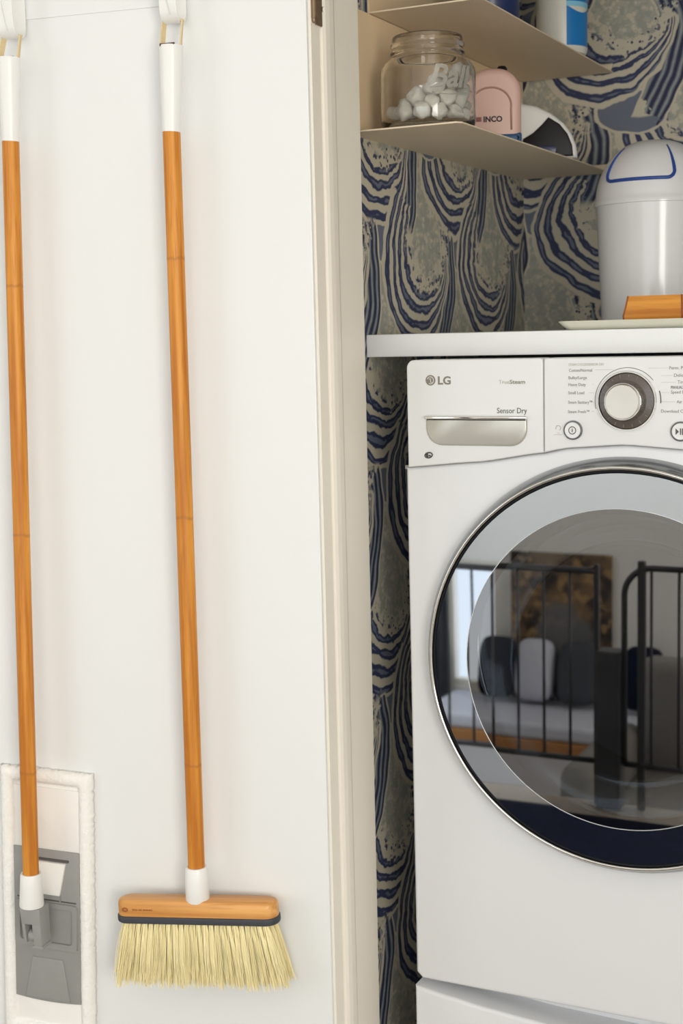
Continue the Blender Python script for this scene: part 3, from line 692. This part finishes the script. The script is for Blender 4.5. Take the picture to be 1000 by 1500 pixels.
# ------------------------------------------------------------------ over-door hook rail, broom and mop
rk = thing('hook_rail', 'white hook rail hung over the top of the open door', 'hook rail', D(.32, 0, 1.84), PH)
obj('rail_plate', bx(-.24, .142, -.0016, -.0002, -.001, .075, bev=.0005), M_DOOR, rk)
def hook(s):
    x = .32-s
    pts = [(x, -.0042, .075), (x, -.0042, .0)] + [(x, -.0222+.018*cos(a), -.010-.020*sin(a)) for a in [radians(i*12) for i in range(0, 14)]] + [(x, -.0405, .0), (x, -.0425, .045)]
    b = nb(); ribbon(b, pts, .0255, .0022); o = obj('rail_hook', b, M_PLASTIC, rk, 50)
    b = nb(); tube(b, [(x-.004+.010*t*t, -.0442-.0006, .042-.066*t) for t in [i/8 for i in range(9)]], .0005, 5); obj('hook_rib', b, M_BIN, o, True)
hook(.190); hook(.4455)
def strap(parent, x, xg, ztop, zg, w0, w1, yt, yg):
    b = nb()
    for q in (-1, 1): ribbon(b, [(xg+q*w1, yg, zg), (x+q*w0, yt, ztop)], .0095, .0022, side=(-.25*q, 1, 0))
    ribbon(b, [(x-w0-.001, yt, ztop), (x+w0+.001, yt, ztop)], .0095, .0022, side=(0, 1, 0)); return obj('hanging_loop', b, M_STRAP, parent)
def pole(parent, top, bot, r, m, ph):
    """bamboo tube with faint nodes; local z runs down the pole for the grain"""
    top, bot = Vector(top), Vector(bot); L = (top-bot).length; n = 160; pr = []
    for i in range(n+1):
        h = L*i/n; k = abs((h/.372+ph) % 1 - .5); pr.append((r*(1+.016*max(0, 1-k/.012)), h))
    b = nb(); lathe(b, pr, 28, cap0=True, cap1=True); o = obj('bamboo_handle', b, m, parent, 40)
    o.location = bot; o.rotation_euler = (top-bot).to_track_quat('Z', 'Y').to_euler(); return o
def sleeve(parent, name, p0, p1, prof, m):
    p0, p1 = Vector(p0), Vector(p1); L = (p1-p0).length
    b = nb(); lathe(b, [(r, h*L) for r, h in prof], 36); o = obj(name, b, m, parent, 40); o.location = p0; o.rotation_euler = (p1-p0).to_track_quat('Z', 'Y').to_euler(); return o
GRIP = [(.0005, 0), (.0125, 0), (.0128, .01), (.0166, .96), (.0170, .99), (.0166, 1.0), (.0140, 1.0), (.0135, .95), (.0005, .95)]
# broom: local x right, y into the door, z up; origin under its head on the door plane
BS = .1945
br = thing('broom', 'bamboo broom with pale yellow bristles, right one of two hanging on the door', 'broom', D(BS, 0, .40), PH)
bx0 = BS-.1925
tp = (BS-.1915, -.0400, 1.657-.40); bt = (BS-.1965, -.0400, .530-.40)
pole(br, (tp[0], tp[1], tp[2]+.01), bt, .01265, M_BAMBOO, -.06)
gt = (BS-.1880, -.0380, 1.7755-.40)
sleeve(br, 'hand_grip', tp, gt, GRIP, M_PLASTIC)
b = nb(); tube(b, [(gt[0]-.0115, gt[1]-.0115, gt[2]-.0002), (gt[0]+.0100, gt[1]-.0115, gt[2]-.0002)], .0026, 8); obj('grip_slot', b, mat('dark_brown_slot', srgb(72, 50, 44), .6, noise=.1), br, True)
strap(br, BS-.190, gt[0], 1.8125-.40, gt[2]-.001, .0140, .0140, -.0225, -.0370)
# head frame: tilted and turned a little
hd_ = bpy.data.objects.new('broom_head', None); COL.objects.link(hd_); hd_.parent = br
HC = Vector((bt[0], -.040, .5125-.40)); hd_.location = HC
hd_.rotation_euler = (0, radians(-2.6), radians(5.0))
hl = .1275
b = nb(); pf = [(x, y) for x, y in rrect(-hl+.002, hl-.002, -.019, .019, .017, 6)]
lay = [(1.0, -.007), (1.0, .008), (.988, .0125), (.965, .0155), (.92, .0172)]
rs = []
for k, z in lay:
    ins = (1-k)*.030
    rs.append([b.verts.new((x-math.copysign(min(abs(x), ins*1.6), x), y-math.copysign(min(abs(y), ins*2.2), y), z)) for x, y in pf])
for A, B in zip(rs, rs[1:]):
    for i in range(len(A)): b.faces.new((A[i], A[(i+1) % len(A)], B[(i+1) % len(A)], B[i]))
b.faces.new(rs[0][::-1]); b.faces.new(rs[-1]); bmesh.ops.recalc_face_normals(b, faces=b.faces)
obj('head_block', b, M_BAMBLK, hd_, 40)
b = nb(); prism(b, rrect(-hl, hl, -.0215, .0215, .0195, 7), -.0170, -.0062, axis='z'); es = [e for e in b.edges]; bmesh.ops.bevel(b, geom=[e for e in b.edges if abs(e.verts[0].co.z-e.verts[1].co.z) < 1e-6], offset=.0022, segments=3, affect='EDGES', profile=.5)
obj('rubber_bumper', b, M_DARK, hd_, 40)
mk = nb(); lathe(mk, [(.0001, 0), (.0042, 0)], 16, c=(-hl+.016, -.0150, .0125))
bmesh.ops.rotate(mk, verts=mk.verts, cent=(-hl+.016, -.0150, .0125), matrix=Matrix.Rotation(radians(52), 3, 'X'))
# tufts: four shared meshes, fanned
def tuft_mesh(seed):
    r = random.Random(seed); bm = nb()
    for k in range(46):
        a = r.uniform(0, 2*pi); q = math.sqrt(r.random()); x0, y0 = .0036*q*cos(a), .0036*q*sin(a)
        L = .098*r.uniform(.88, 1.04); sx, sy = x0*.45+r.gauss(0, .0008), y0*.6+r.gauss(0, .0008); bend = r.gauss(0, .0016); ph0 = r.uniform(0, 6)
        prev = None
        for j in range(5):
            t = j/4; cx, cy, cz = x0+sx*t+bend*sin(t*pi), y0+sy*t+bend*.6*sin(t*pi+1)*t, -L*t
            rad = .00062*(1-.45*t)
            ring = [bm.verts.new((cx+rad*cos(ph0+m*2.094), cy+rad*sin(ph0+m*2.094), cz)) for m in range(3)]
            if prev:
                for m in range(3): bm.faces.new((prev[m], prev[(m+1) % 3], ring[(m+1) % 3], ring[m]))
            prev = ring
    me = bpy.data.meshes.new('bristle_tuft'); bm.normal_update(); bm.to_mesh(me); bm.free(); me.materials.append(M_BRISTLE); return me
tm = [tuft_mesh(s) for s in range(5)]; r5 = random.Random(5)
for row in range(4):
    for i in range(25):
        x = lerp(-hl+.009, hl-.010, (i + (.5 if row % 2 else 0))/25); y = -.0145+.0095*row
        if abs(x) > hl-.012 and row in (0, 3): continue
        o = bpy.data.objects.new('bristle_tuft', tm[(i*3+row) % 5]); COL.objects.link(o); o.parent = hd_
        fan = x/hl; o.location = (x, y, -.0155)
        o.rotation_euler = (radians(r5.gauss(0, 1.2)+(2.2-row*1.0)*1.6*-1), -radians(fan*11.5+ (5*max(0, fan-.7)/.3) + r5.gauss(0, .9)), radians(r5.uniform(0, 360))*0)
        o.scale = (1, 1, 1/cos(radians(fan*13))*r5.uniform(.97, 1.02))
bs_ = sleeve(br, 'head_socket', (bt[0]+.0006, bt[1]-.0005, .5262-.40), (bt[0], bt[1], .5795-.40), [(.0175, 0), (.0183, .03), (.0178, .5), (.0166, .97), (.0158, 1), (.0130, 1), (.0128, .93)], M_PLASTIC)
# burnt-in maker's mark, worn past reading
b = nb()
x_ = -hl+.018
pz = lambda y: .0085
tube(b, [(x_+.004*cos(a), -.0196+.0003, .0045+.0025*sin(a)) for a in [2*pi*i/12 for i in range(13)]], .0012, 6)
for k, (q0, q1) in enumerate(((.012, .020), (.022, .027), (.029, .037), (.038, .044))): tube(b, [(x_+q0, -.0193, .0048), (x_+q1, -.0193, .0046)], .0009, 6)
obj('burnt_mark', b, M_BAMPRINT, hd_, True)

# mop
MS = .470
mp_ = thing('flat_mop', 'bamboo flat mop with grey plate on white terry pad, left one on the door', 'mop', D(MS, 0, .24), PH)
mt = (MS-.4470, -.0400, 1.660-.24); mb = (MS-.4745, -.0470, .530-.24)
pole(mp_, (mt[0], mt[1], mt[2]+.01), mb, .0125, M_BAMBOO2, .02)
mg = (MS-.4440, -.0385, 1.7790-.24)
sleeve(mp_, 'hand_grip', mt, mg, GRIP, M_PLASTIC)
b = nb(); tube(b, [(mg[0]-.0115, mg[1]-.006, mg[2]+.0004), (mg[0]+.0115, mg[1]-.006, mg[2]+.0004)], .0009, 8); obj('grip_slot', b, M_INK, mp_, True)
strap(mp_, MS-.4455, mg[0], 1.8125-.24, mg[2]-.001, .0132, .0148, -.0225, -.0375)
pd = bpy.data.objects.new('mop_plate', None); COL.objects.link(pd); pd.parent = mp_      # pad frame, leaning with the hang
pd.rotation_euler = (0, radians(2.2), 0); PCZ = .480; pd.location = (MS-.4690, 0, PCZ-.24)
# terry pad: height field with thick rolled border
PWi, PHi = .0800, .222
b = nb(); nx, nz = 64, 150; r9 = random.Random(9); grid = []
for j in range(nz+1):
    row = []
    for i in range(nx+1):
        x = lerp(-PWi, PWi, i/nx); z = lerp(-PHi, PHi, j/nz)
        dx = PWi-abs(x); dz = PHi-abs(z); dd_ = min(dx, dz)
        bump = .0125*math.sqrt(max(0, 1-((dd_-.0115)/.0122)**2)) if dd_ < .0235 else 0
        h = .0045 + max(bump, 0) if dd_ < .0235 else .0048
        jit = r9.gauss(0, .00045) if dd_ < .0235 else 0
        ed = (r9.gauss(0, .0008) if (i in (0, nx) or j in (0, nz)) else 0)
        row.append(b.verts.new((x+ed, -h+jit-.003*0, z+ed)))
    grid.append(row)
for j in range(nz):
    for i in range(nx): b.faces.new((grid[j][i], grid[j][i+1], grid[j+1][i+1], grid[j+1][i]))
bd = [grid[0][i] for i in range(nx+1)] + [grid[j][nx] for j in range(1, nz+1)] + [grid[nz][i] for i in range(nx-1, -1, -1)] + [grid[j][0] for j in range(nz-1, 0, -1)]
bk = [b.verts.new((v.co.x, -.0008, v.co.z)) for v in bd]
for i in range(len(bd)): b.faces.new((bd[i], bk[i], bk[(i+1) % len(bd)], bd[(i+1) % len(bd)]))
b.faces.new(bk); bmesh.ops.recalc_face_normals(b, faces=b.faces)
tp_ = obj('terry_pad', b, M_TERRY, pd, True)
def pz_(z): return z-PCZ
b = nb(); prism(b, rrect(-.0575, .0575, pz_(.560), pz_(.672), .002), -.0085, -.0046, bev=.0015); obj('upper_pocket', b, M_CLOTH, pd, 40)
b = nb(); prism(b, rrect(-.0575, .0590, pz_(.252), pz_(.325), .002), -.0085, -.0046, bev=.0015); obj('lower_pocket', b, M_CLOTH, pd, 40)
b = nb(); bot = [(-.0580+.116*i/10, pz_(.3175)+.0035*((i-5)/5)**2) for i in range(11)]
prism(b, bot + [(.058, pz_(.572)), (-.058, pz_(.572))], -.0125, -.0088, bev=.0012); obj('grey_plate', b, M_GREY, pd, 40)
b = nb(); prism(b, [(-.040, pz_(.322)), (.040, pz_(.322)), (.028, pz_(.392)), (-.026, pz_(.392))], -.0150, -.0120, bev=.002, seg=3); obj('release_tab', b, M_GREY, pd, 40)
b = nb(); prism(b, [(-.052, pz_(.4885)), (.052, pz_(.4885)), (.052, pz_(.4905)), (-.052, pz_(.4905))], -.0132, -.0120); prism(b, rrect(-.040, .040, pz_(.555), pz_(.559), .001), -.0140, -.012); obj('fold_line', b, mat('plate_seam', srgb(86, 84, 82), .5, noise=.05), pd)
# raised frame around the joint's recess
b = nb(); o_ = rrect(-.055, .055, pz_(.410), pz_(.486), .006, 4); i_ = rrect(-.046, .046, pz_(.420), pz_(.478), .005, 4)
A = [b.verts.new((x, -.0125, z)) for x, z in o_]; A2 = [b.verts.new((x, -.0168, z)) for x, z in [(x*.985, z) for x, z in o_]]; B2 = [b.verts.new((x, -.0168, z)) for x, z in i_]; B = [b.verts.new((x*.98, -.0128, z)) for x, z in i_]
for P, Q in ((A, A2), (A2, B2), (B2, B)):
    for i in range(len(P)): b.faces.new((P[i], P[(i+1) % len(P)], Q[(i+1) % len(P)], Q[i]))
bmesh.ops.recalc_face_normals(b, faces=b.faces); obj('joint_frame', b, M_GREY, pd, 40)
b = nb(); prism(b, [(-.030, pz_(.499)), (.024, pz_(.499)), (.035, pz_(.553)), (-.034, pz_(.553))], -.0160, -.0122, bev=.0015); obj('white_clip', b, M_CLOTH, pd, 40)
b = nb(); box(b, .0235, .0255, -.0145, -.0125, pz_(.489), pz_(.500)); obj('clip_stop', b, M_SEAM, pd)
# joint yoke with its window
yk = nb()
jx = mb[0]
def yz(z): return z-.24
prism(yk, [(jx-.0170, yz(.488)), (jx-.0105, yz(.488)), (jx-.0070, yz(.436)), (jx-.0125, yz(.440))], -.058, -.030, bev=.0015)
prism(yk, [(jx+.0020, yz(.488)), (jx+.0190, yz(.488)), (jx+.0195, yz(.432)), (jx+.0050, yz(.430))], -.058, -.030, bev=.0015)
prism(yk, [(jx-.0170, yz(.492)), (jx+.0190, yz(.492)), (jx+.0190, yz(.466)), (jx-.0145, yz(.466))], -.059, -.030, bev=.002)
obj('joint_yoke', yk, M_GREY, mp_, 40)
jb_ = nb(); tube(jb_, [(jx-.006, -.045, yz(.444)), (jx+.006, -.045, yz(.444))], .010, 20); tube(jb_, [(jx, -.048, yz(.444)), (jx, -.014, yz(.444))], .0075, 16); obj('joint_ball', jb_, M_GREY, mp_, 40)
b = nb(); prism(b, rrect(jx+.002, jx+.021, yz(.4265), yz(.4315), .002), -.058, -.030, bev=.001); obj('joint_foot', b, M_GREY, mp_, 40)
dirv = (Vector(mb)-Vector(mt)).normalized()
sleeve(mp_, 'lower_socket', Vector(mb)+dirv*.037, Vector(mb)-dirv*.016, [(.0005, 0), (.0186, 0), (.0190, .05), (.0176, .55), (.0164, .97), (.0158, 1), (.0130, 1), (.0128, .93)], M_PLASTIC)

# ------------------------------------------------------------------ the room behind the camera, seen in the door glass
def rail(label, x0, x1, ztop, zbot, y, posts, thick, hook_left=False):
    t = thing('stair_railing', label, 'railing', ((x0+x1)/2, y, 0))
    def P(x, z): return (x-(x0+x1)/2, 0, z)
    b = nb()
    if hook_left: tube(b, [P(x0, zbot)] + [P(x0, ztop-.08)] + [P(x0+.08-.08*cos(a), ztop-.08+.08*sin(a)) for a in [radians(i*10) for i in range(1, 10)]] + [P(x1, ztop)], .009, 8)
    else: tube(b, [P(x0, ztop), P(x1, ztop)], .010, 8)
    obj('top_rail', b, M_IRON, t, True)
    b = nb(); tube(b, [P(x0, zbot), P(x1, zbot)], .009, 8); obj('bottom_rail', b, M_IRON, t, True)
    n = int((x1-x0)/.076)
    for k in range(1, n):
        x = x0 + (x1-x0)*k/n; b = nb(); tube(b, [P(x, zbot), P(x, ztop)], .0045, 6); obj('baluster', b, M_IRON, t, True)
    for x, w in posts:
        b = nb(); box(b, x-(x0+x1)/2-w, x-(x0+x1)/2+w, -w, w, 0, ztop+.02, bev=.004); obj('post', b, M_IRON, t)
    return t
rail('dark iron stair railing left of the gap, mirrored in the dryer door', -1.75, -1.12, .685, .13, .03, [(-1.12, .008)], .01)
np_ = bx(-.034, .034, -.034, .034, 0, .46, bev=.004); np_ = obj('newel_post', np_, M_IRON); np_.location = (-1.08, .03, 0); tag(np_, 'short thick dark newel post at the gap between the stair railings', 'post')
rail('dark iron stair railing with rounded corner, mirrored right in the dryer door', -1.04, -.50, .70, .13, .03, [(-.99, .011)], .01, True)
rg_ = nb(); box(rg_, -1.5, -.35, .17, .75, .0005, .018, bev=.006); rg_ = obj('rug', rg_, M_NAVYFAB); tag(rg_, 'navy blue rug on the floor before the dryer', 'rug')
bn_ = thing('window_bench', 'wooden bench with pale seat cushion, mirrored in the dryer door', 'bench', (-1.885, -2.33, -.75))
obj('bench_top', bx(-.75, .75, -.22, .22, .20, .26, bev=.01), M_WOOD, bn_); obj('seat_cushion', bx(-.75, .75, -.22, .22, .261, .335, bev=.02), M_SEATFAB, bn_)
obj('bench_panel', bx(-.72, .72, -.18, .2, 0, .20), mat('white_bench_paint', srgb(220, 220, 224), .5, noise=.02), bn_)
def cushion(x, col, label):
    b = nb(); bmesh.ops.create_uvsphere(b, u_segments=20, v_segments=12, radius=1)
    for v in b.verts:
        c = v.co; v.co = Vector((math.copysign(abs(c.x)**.5, c.x)*.095, math.copysign(abs(c.y)**1.0, c.y)*.06, math.copysign(abs(c.z)**.5, c.z)*.15))
    bmesh.ops.rotate(b, verts=b.verts, cent=(0, 0, 0), matrix=Matrix.Rotation(radians(14), 3, 'X'))
    o = obj('cushion', b, col, smooth=True); o.location = (x, -2.46, -.25); tag(o, label, 'cushion', 'cushions on the bench')
cushion(-2.33, M_NAVYFAB, 'navy cushion nearest the window on the bench')
cushion(-2.14, M_SEATFAB, 'pale cushion on the bench between two navy ones')
cushion(-1.93, M_CURTAIN, 'charcoal cushion in the middle of the bench')
cushion(-1.62, M_NAVYFAB, 'navy cushion at the far right of the bench')
ar = nb(); box(ar, -2.30, -1.80, -2.598, -2.57, -.42, .30, bev=.004); ar = obj('wall_canvas', ar, M_ART); tag(ar, 'dark brown mottled canvas on the wall above the bench', 'picture')
cu = nb(); prism(cu, [(-2.99+.33*i/24, -2.56+.022*sin(i*1.6)) for i in range(25)] + [(-2.66-.33*i/24, -2.553+.022*sin((24-i)*1.6)) for i in range(25)], -.74, 2.2, axis='z'); cu = obj('curtain', cu, M_CURTAIN, smooth=60); tag(cu, 'charcoal floor-length curtain beside the narrow window', 'curtain')
ac = thing('armchair', 'grey upholstered armchair beyond the railing, mirrored in the dryer door', 'armchair', (-1.05, -1.1, -.75))
obj('seat', bx(-.32, .32, -.3, .3, .12, .42, bev=.05, seg=4), M_GREYFAB, ac, 40); obj('backrest', bx(-.32, .32, -.42, -.26, .12, .85, bev=.05, seg=4), M_GREYFAB, ac, 40)
for sx in (-1, 1): obj('armrest', bx(sx*.38-.07, sx*.38+.07, -.38, .32, .10, .58, bev=.05, seg=4), M_GREYFAB, ac, 40)
for sx in (-1, 1):
    for sy in (-1, 1): obj('leg', bx(sx*.36-.02, sx*.36+.02, sy*.27-.02, sy*.27+.02, 0, .12), M_WOOD, ac)
